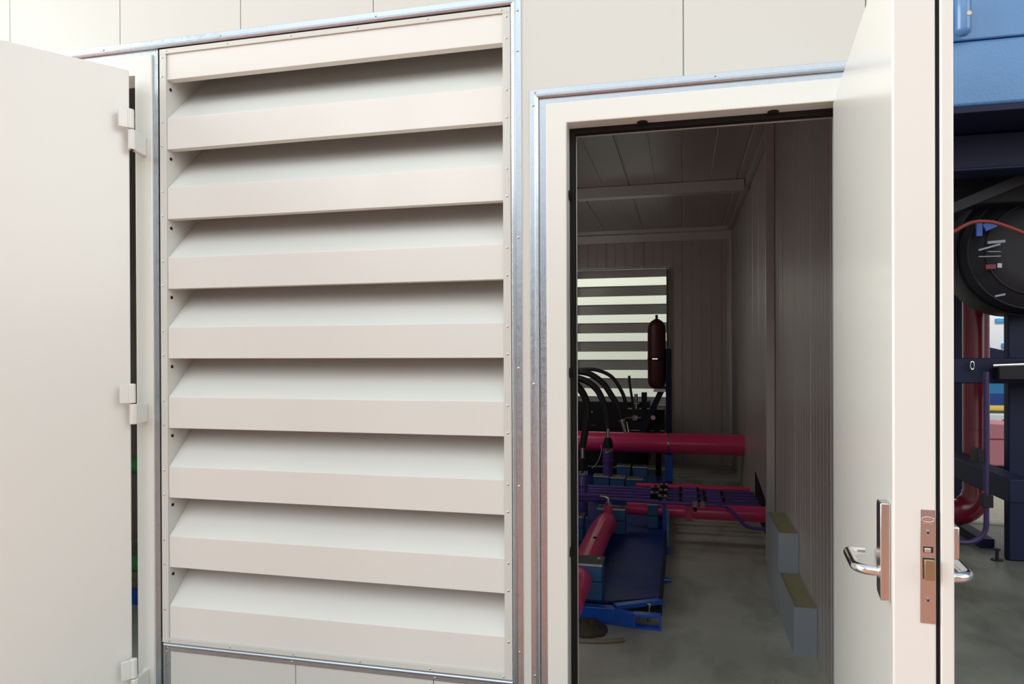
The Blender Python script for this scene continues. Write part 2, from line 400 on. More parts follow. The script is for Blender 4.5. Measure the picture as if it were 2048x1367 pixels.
for p, n in (((-.12, D+.046, .7256), (0, 0, -1)), ((.269, D+.046, .7256), (0, 0, -1)), ((-.354, D+.046, .507), (1, 0, 0)), ((-.354, D+.046, -.065), (1, 0, 0)), ((-.354, D+.046, -.645), (1, 0, 0))):
    obj('bumper', MB().lathe(p, n, [(0, .0165), (.004, .0165), (.007, .013), (.0075, .004)], 20), 'rubber', fr)

# left door frame
fl, P2 = frame('door_frame', -2.93, -1.963, 1.029, .072)
# ------------------------------------------------------------------ right door leaf (standing open 85 degrees)
a5 = math.radians(5)
ud = Vector((math.sin(a5), math.cos(a5), 0))       # from free edge to hinge
un = Vector((math.cos(a5), -math.sin(a5), 0))      # from room side face to outer face
E0 = Vector((.3495, 1.324, 0)); WD = .885
dr = root('door_1', (E0.x, E0.y, -1.42), 'open cream steel door seen on its lock edge beside the doorway', 'door', None, 'structure')
zt, zb_ = .722, -1.43
def slab(t0, t1, s0, s1, z0, z1): return MB().obox(E0+ud*s0+un*t0+Vector((0, 0, z0)), ud*(s1-s0), un*(t1-t0), (0, 0, z1-z0))
obj('leaf', slab(0, .0655, 0, WD, zb_, zt), 'gloss', dr, bevel=.0035)
obj('seal', slab(.0655, .0715, .003, WD, zb_, zt), 'rubber', dr)
obj('outer_skin', slab(.0715, .092, -.001, WD, zb_-.02, zt+.02), 'gloss', dr, bevel=.003)
lk = obj('lock_plate', slab(.041, .0645, -.0015, .0, -.459, -.267), 'steel', dr, bevel=.0005)
def edge_pt(t, z, out=.0016): return E0+un*t-ud*out+Vector((0, 0, z))
def edge_box(t0, t1, z0, z1, out): return MB().obox(edge_pt(t0, z0, .0012), un*(t1-t0), (0, 0, z1-z0), -ud*out)
for z in (-.306, -.420):
    s_ = obj('screw', MB().lathe(edge_pt(.0525, z), -ud, [(0, .0048), (.0008, .0048), (.0012, .0035)], 20), 'steel', lk)
    obj('recess', MB().lathe(edge_pt(.0525, z, .0027), -ud, [(0, .0022), (.0002, .0021)], 6), 'dark', lk)
obj('latch_slot', edge_box(.0455, .0605, -.3395, -.3295, .0006), 'dark', lk)
obj('latch_pin', edge_box(.047, .0565, -.3385, -.3315, .004), 'chrome', lk, bevel=.001)
obj('bolt_slot', edge_box(.0450, .0625, -.3845, -.3485, .0006), 'dark', lk)
obj('latch_bolt', MB().prism([edge_pt(.046, z_, o) for z_, o in ((-.384, .0014), (-.384, .0105), (-.350, .0105), (-.350, .0014))], un*.0145), 'brass', lk, bevel=.0008)
lg = MB()
ring = [edge_pt(.0525+.0095*math.cos(a), -.2835+.0042*math.sin(a), .0017) for a in [2*PI*i/28 for i in range(29)]]
lg.tube(ring, .00035, 6, False)
for i in range(5): lg.obox(edge_pt(.0475+i*.0021, -.2850, .0015), un*.0013, (0, 0, .003), -ud*.0003)
for i in range(7): lg.obox(edge_pt(.0448+i*.0022, -.2912, .0015), un*.0016, (0, 0, .0018), -ud*.0003)
obj('maker_mark', lg, 'chrome', lk)
# handles
def door_pt(s_, t, z): return E0+ud*s_+un*t+Vector((0, 0, z))
hp = MB().prism([door_pt(.016, -.0002, -.434), door_pt(.052, -.0002, -.434+.006), door_pt(.056, -.0002, -.42), door_pt(.056, -.0002, -.275), door_pt(.052, -.0002, -.264), door_pt(.016, -.0002, -.264)], un*-.0165)
obj('back_plate', hp, 'steel', dr, bevel=.002)
def lever(side):
    t0 = -.0165 if side < 0 else .092
    pts = [door_pt(.034, t0, -.388), door_pt(.034, t0+side*.004, -.388)]
    pts += arc(door_pt(.066, t0+side*.004, -.388), .031, PI, PI/2, ud, un*side, 10)[1:]
    pts += arc(door_pt(.147, t0+side*.017, -.388), .018, PI/2, 0, ud, un*side, 8)
    pts += [door_pt(.165, t0+side*.004, -.388)]
    h_ = obj('lever_handle', MB().tube(pts, .0088, 18), 'chrome', dr)
    obj('screw', MB().lathe(door_pt(.034, t0-side*.004, -.388), un*side, [(0, .012), (.006, .012), (.007, .010)], 20), 'chrome', h_)
lever(-1); lever(1)
obj('cylinder_rose', MB().prism([door_pt(s_, .092, z) for s_, z in ((.012, -.352), (.05, -.352), (.054, -.345), (.054, -.302), (.05, -.296), (.012, -.296))], un*.011), 'steel', dr, bevel=.003)
for z in (.55, -.35, -1.2):
    obj('hinge', MB().lathe(E0+ud*(WD-.012)+un*.107+Vector((0, 0, z)), (0, 0, 1), [(0, .014), (.14, .014)], 16), 'gloss', dr)

# ------------------------------------------------------------------ left door leaf (standing ajar)
c1 = math.radians(34.6)
ld = Vector((-math.sin(c1), -math.cos(c1), 0)); ln = Vector((-math.cos(c1), math.sin(c1), 0))   # along leaf, towards its far (inner) side
L0 = Vector((-1.932, 2.143, 0)); LW = .98
dl = root('door_2', (L0.x, L0.y, -1.42), 'cream steel door standing ajar at the facade, hinge side visible', 'door', None, 'structure')
def lslab(t0, t1, s0, s1, z0, z1): return MB().obox(L0+ld*s0+ln*t0+Vector((0, 0, z0)), ld*(s1-s0), ln*(t1-t0), (0, 0, z1-z0))
obj('leaf', lslab(.020, .085, .02, LW-.02, -1.41, 1.005), 'gloss', dl, bevel=.003)
obj('outer_skin', lslab(0, .020, 0, LW, -1.43, 1.022), 'gloss', dl, bevel=.004)
for zc in (.80, -.176, -1.155):
    h_ = MB()
    ax = Vector((-1.905, 2.118, 0))
    h_.lathe(ax+Vector((0, 0, zc+.002)), (0, 0, 1), [(0, .012), (.066, .012), (.069, .009)], 20)
    h_.obox(ax+Vector((0, -.012, zc+.002)), ld*.030, Vector((0, 0, .066)), ln*.010)
    obj('hinge_leaf', h_, 'gloss', dl, bevel=.002)
    h2 = MB(); ax2 = Vector((-1.902, 2.120, 0))
    h2.lathe(ax2+Vector((0, 0, zc-.073)), (0, 0, 1), [(0, .0125), (.0685, .0125), (.0715, .010)], 20)
    h2.prism([ax2+Vector((0, -.0125, zc-.073)), ax2+Vector((.010, -.0115, zc-.073)), Vector((-1.914, D-.0065, zc-.073)), Vector((-1.936, D-.0065, zc-.073)), ax2+Vector((-.010, .008, zc-.073))], (0, 0, .070))
    obj('frame_hinge', h2, 'gloss', fl, bevel=.002)

# ------------------------------------------------------------------ sawn-off panel stubs along the right wall
def stub(y0, y1, zt_, label):
    t = root('wall_panel_stub', (.59, y0, -1.5), label, 'insulation panel', 'cut insulation panels by the right wall')
    obj('core', B(.538, .636, y0+.003, y1, -1.499, zt_-.006), 'wool', t)
    obj('skin', B(.533, .538, y0, y1, -1.5, zt_), 'foam', t)
    obj('skin', B(.636, .6405, y0, y1, -1.5, zt_), 'foam', t)
    obj('end_cap', B(.538, .636, y0, y0+.003, -1.5, zt_-.004), 'foam', t)
stub(3.71, 4.27, -1.259, 'lower cut grey insulation panel against the ribbed wall, nearer the doorway')
stub(4.28, 4.83, -1.034, 'taller cut grey insulation panel against the ribbed wall, behind the low one')

# ------------------------------------------------------------------ skid with hydraulic piping
sk = root('hydraulic_skid', (-.8, 5.5, -1.5), 'blue steel skid frame and oily deck plate under the hydraulic pipes', 'machine base')
obj('deck_plate', MB().prism([(-1.9, 3.98, -1.412), (-.40, 3.98, -1.412), (-.135, 4.11, -1.412), (-.135, 8.5, -1.412), (-1.9, 8.5, -1.412)], (0, 0, .012)), 'plate', sk)
obj('front_beam', MB().bar((-1.9, 3.92, -1.452), (-.33, 3.92, -1.452), .06, .085), 'skid', sk, bevel=.004)
obj('corner_beam', MB().bar((-.37, 3.93, -1.412), (-.120, 4.08, -1.412), .05, .024), 'skid', sk, bevel=.003)
obj('toe_beam', MB().prism([(-.36, 3.885, -1.41), (-.26, 3.87, -1.42), (-.26, 3.87, -1.498), (-.40, 3.89, -1.498)], (0, .03, 0)), 'skid', sk, bevel=.002)
fo = MB().box(-.262, -.115, 3.862, 3.912, -1.434, -1.420).box(-.262, -.115, 3.862, 3.912, -1.5, -1.488).box(-.262, -.250, 3.862, 3.912, -1.488, -1.434).box(-.127, -.115, 3.862, 3.912, -1.488, -1.434)
ff = obj('forklift_eye', fo, 'skid', sk, bevel=.001)
obj('side_beam', B(-.135, -.118, 4.08, 8.5, -1.5, -1.392), 'navy', sk, bevel=.002)
obj('jacking_screw', MB().lathe((-.185, 3.99, -1.498), (0, 0, 1), [(0, .012), (.01, .012), (.0101, .006), (.08, .006), (.0801, .012), (.095, .012)], 6), 'steel', sk)
obj('side_bolt', MB().lathe((-.118, 4.62, -1.462), (1, 0, 0), [(0, .02), (.02, .02), (.0201, .013), (.045, .013)], 12), 'skid', sk)

def clamp(x0, x1, y0, y1, z0, z1, label, split=True, bore=None):
    t = root('pipe_clamp', ((x0+x1)/2, (y0+y1)/2, z0), label, 'pipe clamp', 'blue pipe clamps on the skid')
    zm = (z0+z1)/2
    obj('lower_half', B(x0, x1, y0, y1, z0, zm-.0015), 'clamp', t, bevel=.004)
    obj('upper_half', B(x0, x1, y0, y1, zm+.0015, z1-.012), 'clamp', t, bevel=.004)
    tp = obj('top_plate', B(x0-.004, x1+.004, y0-.004, y1+.004, z1-.012, z1), 'oily', t)
    obj('edge_glint', B(x0-.004, x1+.004, y0-.0055, y0-.004, z1-.012, z1), 'linert', tp)  # pale strip paints a bright glint along the plate edge
    for sx in (x0+.025, x1-.025):
        obj('bolt', MB().lathe((sx, (y0+y1)/2, z1), (0, 0, 1), [(0, .011), (.012, .011)], 6), 'steel', t)
    return t
clamp(-.70, -.445, 3.97, 4.13, -1.400, -1.195, 'blue pipe clamp with steel top plate nearest the doorway, round the crimson pipe')
clamp(-.642, -.432, 5.46, 5.58, -1.400, -1.204, 'blue pipe clamp at the far end of the crimson pipe pointing at the doorway')
clamp(-.272, -.192, 5.70, 5.82, -1.400, -1.205, 'small blue pipe clamp round the crosswise crimson pipe at the skid edge')
clamp(-.90, -.72, 5.2, 5.32, -1.400, -1.215, 'blue pipe clamp cut by the left jamb, beside the crimson pipe')
nm = ['left end of the front row', 'middle of the front row', 'right end of the front row']
rd = []
for i, (a, b) in enumerate(((1187, 1218), (1220.5, 1249), (1254, 1285))):
    x0 = at(a, 955, 6.8)[0]; x1 = at(b, 955, 6.8)[0]
    clamp(x0, x1, 6.8, 6.92, -1.400, -1.19-.008*i, 'blue pipe clamp under the large crosswise pipe, '+nm[i])
for i, (a, b) in enumerate(((1237, 1263), (1268, 1296))):
    x0 = at(a, 925, 7.55)[0]; x1 = at(b, 925, 7.55)[0]
    clamp(x0, x1, 7.35, 7.47, -1.400, -1.172-.006*i, 'blue pipe clamp in the rear row beneath the large crosswise pipe, '+('left one' if i == 0 else 'right one'))

def pipe(name, pts, r, m, label, cat='pipe', group=None, seg=24, rs=None, parts=()):
    o = obj(name, MB().tube(pts, r, seg, True, rs), m, None, label=label, cat=cat, group=group)
    for pn, mb_, mm in parts: obj(pn, mb_, mm, o)
    return o
def band(c, ax, r, ln_, m=None, seg=24):
    c, ax = Vector(c), Vector(ax)
    return MB().lathe(c, ax, [(0, r), (ln_, r)], seg)
# depth-run crimson pipe
px = -.578; pz = -1.292
pipe('hydraulic_pipe', [(px, 3.15, pz), (px, 3.965, pz)], .080, 'red', 'crimson pipe end pointing toward the doorway, in front of the nearest clamp', 'pipe', None,
     parts=(('weld_ring', band((px, 3.55, pz), (0, 1, 0), .083, .008), 'red'),))
pipe('hydraulic_cylinder', [(px, 4.135, pz), (px, 5.1, pz), (px+.015, 5.3, pz), (px+.015, 5.455, pz)], .082, 'red', 'crimson hydraulic cylinder running between two blue clamps toward the doorway', 'hydraulic cylinder',
     rs=[.082, .082, .082, .062], parts=(('port', MB().lathe((px+.02, 4.6, pz+.081), (0, 0, 1), [(0, .014), (.003, .014)], 16), 'rubber'),))
rsr = pipe('riser', [(-.555, 5.42, -1.235), (-.555, 5.42, -1.17)], .030, 'red', 'short crimson riser with a steel elbow on the clamped cylinder', 'pipe fitting')
obj('elbow', MB().tube([(-.555, 5.42, -1.17), (-.555, 5.42, -1.135), (-.557, 5.42, -1.118), (-.575, 5.42, -1.108), (-.62, 5.42, -1.105)], .016, 12), 'steel', rsr)
obj('nut', MB().lathe((-.555, 5.42, -1.172), (0, 0, 1), [(0, .024), (.022, .024)], 6), 'steel', rsr)
# crosswise crimson pipes
pz2 = -1.262; py2 = 5.76
pipe('hydraulic_pipe', [(-.44, py2, pz2), (0.0, py2, pz2)], .047, 'red', 'slimmer left length of the low crosswise crimson pipe beside the small clamp', 'pipe',
     parts=(('weld_ring', band((-.02, py2, pz2), (1, 0, 0), .052, .02), 'red'),))
cp = pipe('hydraulic_pipe', [(.001, py2, pz2), (.10, py2, pz2), (.101, py2, pz2), (WR-.001, py2, pz2)], .06, 'red', 'thicker right length of the low crosswise crimson pipe entering the ribbed wall', 'pipe', rs=[.052, .058, .06, .06])
obj('coupling', MB().box(.018, .075, py2-.062, py2+.062, pz2-.068, pz2+.062), 'red', cp, bevel=.004)
for x in (.032, .046, .060): obj('coupling_groove', B(x, x+.002, py2-.064, py2-.0615, pz2-.066, pz2+.06), 'acc', cp)
obj('weld_ring', band((.10, py2, pz2), (1, 0, 0), .065, .012), 'red', cp)
pipe('hydraulic_pipe', [(-.43, 6.80, -1.268), (.60, 6.80, -1.268)], .024, 'red', 'thin crimson pipe running crosswise behind the violet pipes', 'pipe',
     parts=(('coupling', band((-.02, 6.80, -1.268), (1, 0, 0), .032, .13), 'red'),))
uz = -1.004; uy = 7.94
up = pipe('hydraulic_pipe', [(-1.7, uy, uz), (WR-.001, uy, uz)], .113, 'red', 'large crimson pipe crossing the back of the machine room at knee height', 'pipe', seg=40)
obj('hose_clamp', band((-.156, uy, uz), (1, 0, 0), .118, .010, seg=40), 'steel', up)
obj('weld_ring', band((-1.20, uy, uz), (1, 0, 0), .117, .012, seg=40), 'red', up)
# violet pipes
for i in range(5):
    y = 6.03+.13*i; z = -1.252
    pipe('violet_pipe', [(-1.6, y, z), (WR-.03, y, z)], .016, 'purple',
         ['nearest of the five parallel violet pipes behind the low crimson pipe', 'second nearest of the five parallel violet pipes', 'middle one of the five parallel violet pipes', 'second farthest of the five parallel violet pipes', 'farthest of the five parallel violet pipes, beside the thin crimson pipe'][i], 'pipe', 'parallel violet pipes', seg=14,
         parts=tuple([('union', band((.00+.20*(i % 2), y, z), (1, 0, 0), .032, .12), 'purple')]+[('union_nut', MB().lathe((xx, y, z), (1, 0, 0), [(0, .038), (.022, .038)], 6), 'rubber') for xx in (-.03+.20*(i % 2), .12+.20*(i % 2))]))
vp = smooth([(-.54, 5.60, -1.165), (-.2, 5.60, -1.168), (.26, 5.60, -1.172), (.32, 5.60, -1.182), (.40, 5.60, -1.25), (.46, 5.60, -1.315), (.51, 5.60, -1.332), (.635, 5.60, -1.336)], 6)
o = pipe('violet_pipe', vp, .0135, 'purple', 'slim violet pipe in front of the crimson pipe, bending down to the wall', 'pipe', seg=12)
for x in (.075, .130): obj('nut', MB().lathe((x, 5.60, -1.171), (1, 0, 0), [(0, .026), (.034, .026)], 6), 'chrome', o)
obj('tee', MB().lathe((.094, 5.60, -1.182), (0, 0, -1), [(0, .012), (.045, .012)], 10), 'rubber', o)
pipe('violet_pipe', [(-1.5, 5.42, -1.105), (-.625, 5.42, -1.105)], .017, 'purple', 'violet pipe from the left jamb to the steel elbow', 'pipe', seg=12)
pipe('violet_pipe', [(-1.5, 5.55, -1.16), (-.70, 5.55, -1.165), (-.56, 5.60, -1.166)], .014, 'purple', 'violet pipe just below the one that ends at the steel elbow', 'pipe', seg=12)
# bracket stack at the skid edge
br = root('pipe_bracket_stack', (-.20, 6.2, -1.40), 'dark bracket stack holding the violet pipes at the skid edge', 'pipe bracket')
for i in range(5):
    y = 6.03+.13*i; xo = -.235 if i % 2 else -.165
    obj('clamp_block', B(xo-.035, xo+.035, y-.04, y+.04, -1.39, -1.208), 'nearblack', br, bevel=.003)
    obj('top_plate', B(xo-.037, xo+.037, y-.04, y+.04, -1.208, -1.200), 'steel', br)
    obj('bolt', MB().lathe((xo, y, -1.200), (0, 0, 1), [(0, .01), (.014, .01)], 6), 'nearblack', br)
obj('support_bar', B(-.155, -.125, 5.62, 5.655, -1.40, -1.150), 'skid', br, bevel=.003)
pipe('drain_rod', [(-.108, 5.34, -1.498), (-.108, 5.34, -1.17)], .010, 'skyflat', 'thin light blue upright rod at the edge of the skid', 'rod', seg=10)
obj('foot', MB().box(-.12, -.096, 5.325, 5.355, -1.5, -1.44), 'skid', bpy.data.objects['drain_rod'])

# violet risers with hoses
def riser(px_, yp, ytop, ybot, r, label):
    a = Vector(at(px_, ytop, yp)); b = Vector(at(px_, ybot, yp)); b.x = a.x
    t = obj('violet_riser', MB().lathe(a, (0, 0, -1), [(0, r*.85), (.01, r), (a.z-b.z, r)], 20), 'purple', label=label, cat='hydraulic riser', group='violet risers under the black hoses')
    f = MB()
    for k in range(6):
        an = 2*PI*k/6; f.lathe(a+Vector((math.cos(an)*r*.8, math.sin(an)*r*.8, 0)), (0, 0, 1), [(0, r*.17), (.035, r*.17)], 8)
    obj('flange_bolts', f, 'chrome', t)
    obj('adaptor', MB().lathe(a+Vector((0, 0, .036)), (0, 0, 1), [(0, r*1.05), (.05, r*1.0), (.09, r*.7), (.10, r*.62)], 16), 'nearblack', t)
    obj('hose_ferrule', MB().lathe(a+Vector((0, 0, .136)), (0, 0, 1), [(0, r*.36), (.09, r*.36)], 14), 'steel', t)
    obj('collar', band(a+Vector((0, 0, -.10)), (0, 0, 1), r*1.12, .012), 'purple', t)
    return a
r1 = riser(1216, 6.95, 902, 950, .048, 'violet riser with steel bolts standing before the large crimson pipe')
wr = pipe('sensor_wire', smooth([at(1202, 889, 6.9), at(1203, 900, 6.88), at(1199, 915, 6.86), at(1192, 928, 6.85), at(1184, 936, 6.85)], 5), .003, 'linert', 'thin pale wire hanging from the larger violet riser', 'wire', seg=6)
r2 = riser(1165, 5.85, 948, 1030, .044, 'violet riser with steel bolts, cut by the left jamb')
hs = [
 ([(1130, 742), (1157, 739), (1191, 739), (1222, 752), (1241, 778), (1250, 801), (1252, 830)], 7.2, .019, 'outermost black hose, arching to the valve manifold'),
 ([(1130, 742), (1157, 743), (1181, 748), (1206, 766), (1222, 789), (1237, 815), (1243, 838)], 7.05, .030, 'thick black hose, second from the outside, ending at a slanting steel fitting'),
 ([(1130, 748), (1157, 756), (1175, 763), (1194, 779), (1205, 800), (1214, 826), (1216, 858)], 6.95, .032, 'thick black hose curving down onto the larger violet riser'),
 ([(1130, 752), (1148, 764), (1162, 780), (1172, 800), (1176, 824), (1172, 850), (1166, 905)], 5.85, .030, 'innermost black hose dropping to the riser by the left jamb'),
]
for pts, y, r, lab in hs:
    P3 = [Vector(at(a, b, y)) for a, b in pts]
    if 'larger' in lab: P3[-1] = r1+Vector((0, 0, .225))
    if 'jamb' in lab: P3[-1] = r2+Vector((0, 0, .225))
    o = obj('hydraulic_hose', MB().tube(smooth(P3, 6), r, 14), 'hose', label=lab, cat='hose', group='black hydraulic hoses')
    if 'slanting' in lab:
        a = P3[-1]; b = Vector(at(1251, 866, 7.05)); obj('fitting', MB().tube([a, a+(b-a)*.15, a+(b-a)*.16, b], .02, 12, True, [.032, .032, .018, .014]), 'steel', o)
# manifold and accumulator stand behind the large pipe
st = root('accumulator_stand', (-.152, 8.15, -1.40), 'navy upright post with a diagonal brace beside the dark pressure bottle', 'stand')
obj('post', B(-.181, -.118, 8.10, 8.17, -1.40, .039), 'navy', st, bevel=.003)
obj('brace', MB().bar((-.52, 8.13, -1.06), (-.205, 8.13, -.38), .05, .065), 'navy', st, bevel=.003)
obj('bracket', B(-.315, -.181, 8.08, 8.24, -.447, -.412), 'linert', st, bevel=.003)
obj('strap', MB().lathe((-.282, 8.16, -.09), (0, 0, 1), [(0, .104), (.023, .104)], 32), 'nearblack', st)
obj('strap_bolt', MB().tube([(-.325, 8.055, -.078), (-.265, 8.035, -.078)], .010, 10), 'chrome', st)
sp = obj('pipe_support', B(-.185, -.105, 7.80, 7.99, -1.40, -1.122), 'skid', label='blue support block under the large crosswise crimson pipe', cat='support', bevel=.004)
ac = root('accumulator', (-.282, 8.16, -.41), 'dark maroon pressure bottle standing upright before the far louver', 'pressure bottle')
obj('shell', MB().lathe((-.282, 8.16, -.409), (0, 0, 1), [(0, .05), (.02, .078), (.05, .094), (.09, .101), (.655, .101), (.705, .095), (.742, .078), (.768, .053), (.775, .03)], 36), 'acc', ac)
obj('gas_valve', MB().lathe((-.282, 8.16, .362), (0, 0, 1), [(0, .034), (.012, .034), (.0121, .015), (.058, .015), (.063, .008)], 14), 'nearblack', ac)
vm = root('valve_manifold', (-.42, 8.3, -.93), 'black valve manifold with small steel fittings left of the navy post', 'valve block')
obj('block', B(-.66, -.20, 8.20, 8.42, -.93, -.655), 'nearblack', vm, bevel=.006)
obj('leg', B(-.64, -.58, 8.24, 8.38, -1.399, -.93), 'nearblack', vm)
obj('leg', B(-.30, -.24, 8.24, 8.38, -1.399, -.93), 'nearblack', vm)
for x, wd in ((-.60, .14), (-.455, .05), (-.36, .05), (-.245, .045)): obj('painted_highlight', B(x, x+wd, 8.19, 8.20, -.900, -.892), 'linert', vm)  # pale strips paint steel highlights onto the block
obj('gauge_ring', MB().lathe((-.322, 8.19, -.738), (0, -1, 0), [(0, .026), (.10, .026), (.1001, .014), (.09, .013)], 20), 'chrome', vm)
obj('valve_cap', MB().lathe((-.525, 8.31, -.655), (0, 0, 1), [(0, .037), (.06, .037), (.065, .02), (.17, .02)], 14), 'steel', vm)
obj('solenoid', B(-.46, -.40, 8.25, 8.34, -.655, -.465), 'nearblack', vm, bevel=.004)
obj('fitting', MB().tube([(-.64, 8.17, -.755), (-.55, 8.17, -.75)], .008, 10), 'chrome', vm)
obj('fitting', MB().lathe((-.53, 8.20, -.75), (0, -1, 0), [(0, .037), (.03, .037), (.0301, .018), (.045, .018)], 6), 'chrome', vm)
obj('fitting', MB().tube([(-.49, 8.17, -.75), (-.46, 8.17, -.75)], .014, 10), 'steel', vm)
obj('fitting', MB().tube([(-.285, 8.22, -.655), (-.285, 8.22, -.56)], .010, 10), 'steel', vm)
obj('lever_rod', MB().tube([(-.62, 8.17, -.80), (-.592, 8.10, -.93)], .011, 10), 'chrome', vm)
obj('hose_stub', MB().tube(smooth([(-.55, 8.22, -.655), (-.565, 8.22, -.53), (-.592, 8.22, -.36), (-.597, 8.22, -.27)], 5), .015, 10), 'hose', vm)
# dark pump unit beneath the far louver
pu = root('pump_unit', (-1.15, 8.9, -1.5), 'dark pump housing standing beneath the far louver', 'pump')
obj('housing', B(-1.75, -.40, 8.6, 9.3, -1.38, -.60), 'nearblack', pu, bevel=.02)
obj('foot', B(-1.70, -1.62, 8.65, 9.25, -1.5, -1.38), 'nearblack', pu); obj('foot', B(-.53, -.45, 8.65, 9.25, -1.5, -1.38), 'nearblack', pu)
for px_, py_ in ((1183, 823), (1185, 850), (1190, 850), (1243, 842)):
    a = Vector(at(px_, py_, 8.59)); obj('screw', MB().lathe(a, (0, -1, 0), [(0, .012), (.012, .012)], 8), 'chrome', pu)
# dark sheet imitating the shaded opening in the right wall where pipes leave
obj('dark_opening_sheet', MB().prism([(WR-.0005, 6.72, -1.08), (WR-.0005, 6.72, -1.45), (WR-.0005, 5.80, -1.45), (WR-.0005, 5.80, -1.20)], (-.004, 0, 0)), 'rubber', label='dark sheet imitating the shaded wall opening where the violet pipes leave', cat='dark sheet')
# bits on the floor
rg = MB(); rg.lathe((-.50, 3.78, -1.5), (0, 0, 1), [(0, .10), (.012, .105), (.035, .08), (.05, .04), (.055, .01)], 20)
o = obj('oily_rag', rg, 'cloth', label='dark oily rag on the floor before the blue skid', cat='rag')
tx = bpy.data.textures.new('rag', 'CLOUDS'); tx.noise_scale = .05
sd = o.modifiers.new('s', 'SUBSURF'); sd.levels = 2; sd.render_levels = 2
dm = o.modifiers.new('d', 'DISPLACE'); dm.texture = tx; dm.strength = .03; dm.mid_level = .3
pipe('stick', smooth([(-.66, 3.60, -1.487), (-.45, 3.62, -1.487), (-.33, 3.66, -1.488), (-.30, 3.68, -1.488)], 4), .012, 'wood', 'grey brown stick lying on the floor before the rag', 'stick', seg=9)

# green pipes seen through the hinge gap of the left door
for z, lab in ((-.742, 'upper green pipe seen through the hinge gap of the left door'), (-1.40, 'lower green pipe seen through the hinge gap of the left door')):
    pipe('green_pipe', [(-3.9, 3.55, z*.89), (-2.6, 3.55, z*.89)], .05, 'green', lab, 'pipe', seg=20)
    # standing on a rack
rk = root('pipe_rack', (-3.3, 3.7, -1.5), 'dark rack with a blue foot seen through the hinge gap', 'rack')
obj('upright', B(-3.95, -3.90, 3.5, 3.62, -1.5, -.4), 'nearblack', rk); obj('upright', B(-2.60, -2.55, 3.5, 3.62, -1.5, -.4), 'nearblack', rk)
obj('foot', B(-3.90, -2.60, 3.56, 3.62, -1.5, -1.42), 'skid', rk)

# ------------------------------------------------------------------ hall on the right
hb = root('press_housing', (2.5, 5.2, 1.36), 'light blue hammered steel housing overhead beyond the open door', 'machine housing')
obj('panel', B(1.35, 3.8, 4.5, 6.0, 1.765, 2.9), 'sky', hb, bevel=.008)
obj('panel', B(1.35, 3.8, 4.49, 6.0, 1.385, 1.757), 'sky', hb, bevel=.02)
obj('sill', B(1.35, 3.8, 4.48, 6.0, 1.345, 1.383), 'navy', hb, bevel=.004)
cylp = root('vent_cylinder', (1.53, 4.40, 1.76), 'light blue capped cylinder hanging before the housing corner', 'cylinder')
obj('body', MB().lathe((1.53, 4.42, 1.76), (0, 0, 1), [(0, .02), (.012, .036), (.03, .042), (.20, .042), (.205, .03), (.206, .016), (.5, .016)], 24), 'skyflat', cylp)
obj('plug', MB().lathe((1.545, 4.383, 1.865), (0, -1, 0), [(0, .013), (.006, .013), (.0061, .005)], 12), 'brass', cylp)
fm = root('machine_gantry', (2.6, 5.6, -1.5), 'navy machine frame with crossbeams and column under the blue housing', 'machine frame')
obj('beam', B(1.45, 3.9, 4.9, 5.05, 1.12, 1.34), 'navy', fm, bevel=.01)
obj('beam_edge', B(1.45, 3.9, 4.84, 5.05, 1.10, 1.12), 'navy', fm, bevel=.006)
obj('beam', B(1.5, 3.9, 5.3, 5.5, .98, 1.25), 'nearblack', fm, bevel=.01)
obj('beam_edge', B(1.5, 3.9, 5.2, 5.5, 1.15, 1.18), 'navy', fm, bevel=.004)
obj('back_plate', B(1.2, 4.4, 7.2, 7.3, .50, 1.9), 'nearblack', fm)
obj('column', B(2.262, 2.60, 5.72, 5.80, -1.5, .9), 'navy', fm, bevel=.01)
obj('brace', MB().bar((1.55, 5.1, .86), (2.2, 5.1, 1.13), .05, .07), 'nearblack', fm, bevel=.004)
obj('crossbeam', B(1.80, 2.9, 5.50, 5.70, -.225, -.050), 'navy', fm, bevel=.008)
obj('rail', B(1.98, 2.12, 5.0, 7.2, -.95, -.80), 'navy', fm, bevel=.008)
obj('post', B(2.18, 2.285, 6.62, 6.72, -1.5, 1.0), 'navy', fm, bevel=.01)
obj('base_rail', B(2.2, 2.3, 6.05, 9.5, -1.5, -1.43), 'navy', fm)
gb = root('guide_block', (2.25, 5.45, -.22), 'greasy black guide block on the navy crossbeam', 'machine part')
obj('body', B(2.08, 2.5, 5.40, 5.498, -.195, -.105), 'nearblack', gb, bevel=.006)
obj('rod', MB().tube([(2.05, 5.42, -.10), (2.6, 5.42, -.075)], .014, 10), 'steel', gb)
obj('shackle', MB().tube([Vector((1.945, 5.47, -.10))+Vector((.012*math.cos(a), 0, .028*math.sin(a))) for a in [2*PI*i/16 for i in range(17)]], .004, 8, False), 'chrome', gb)
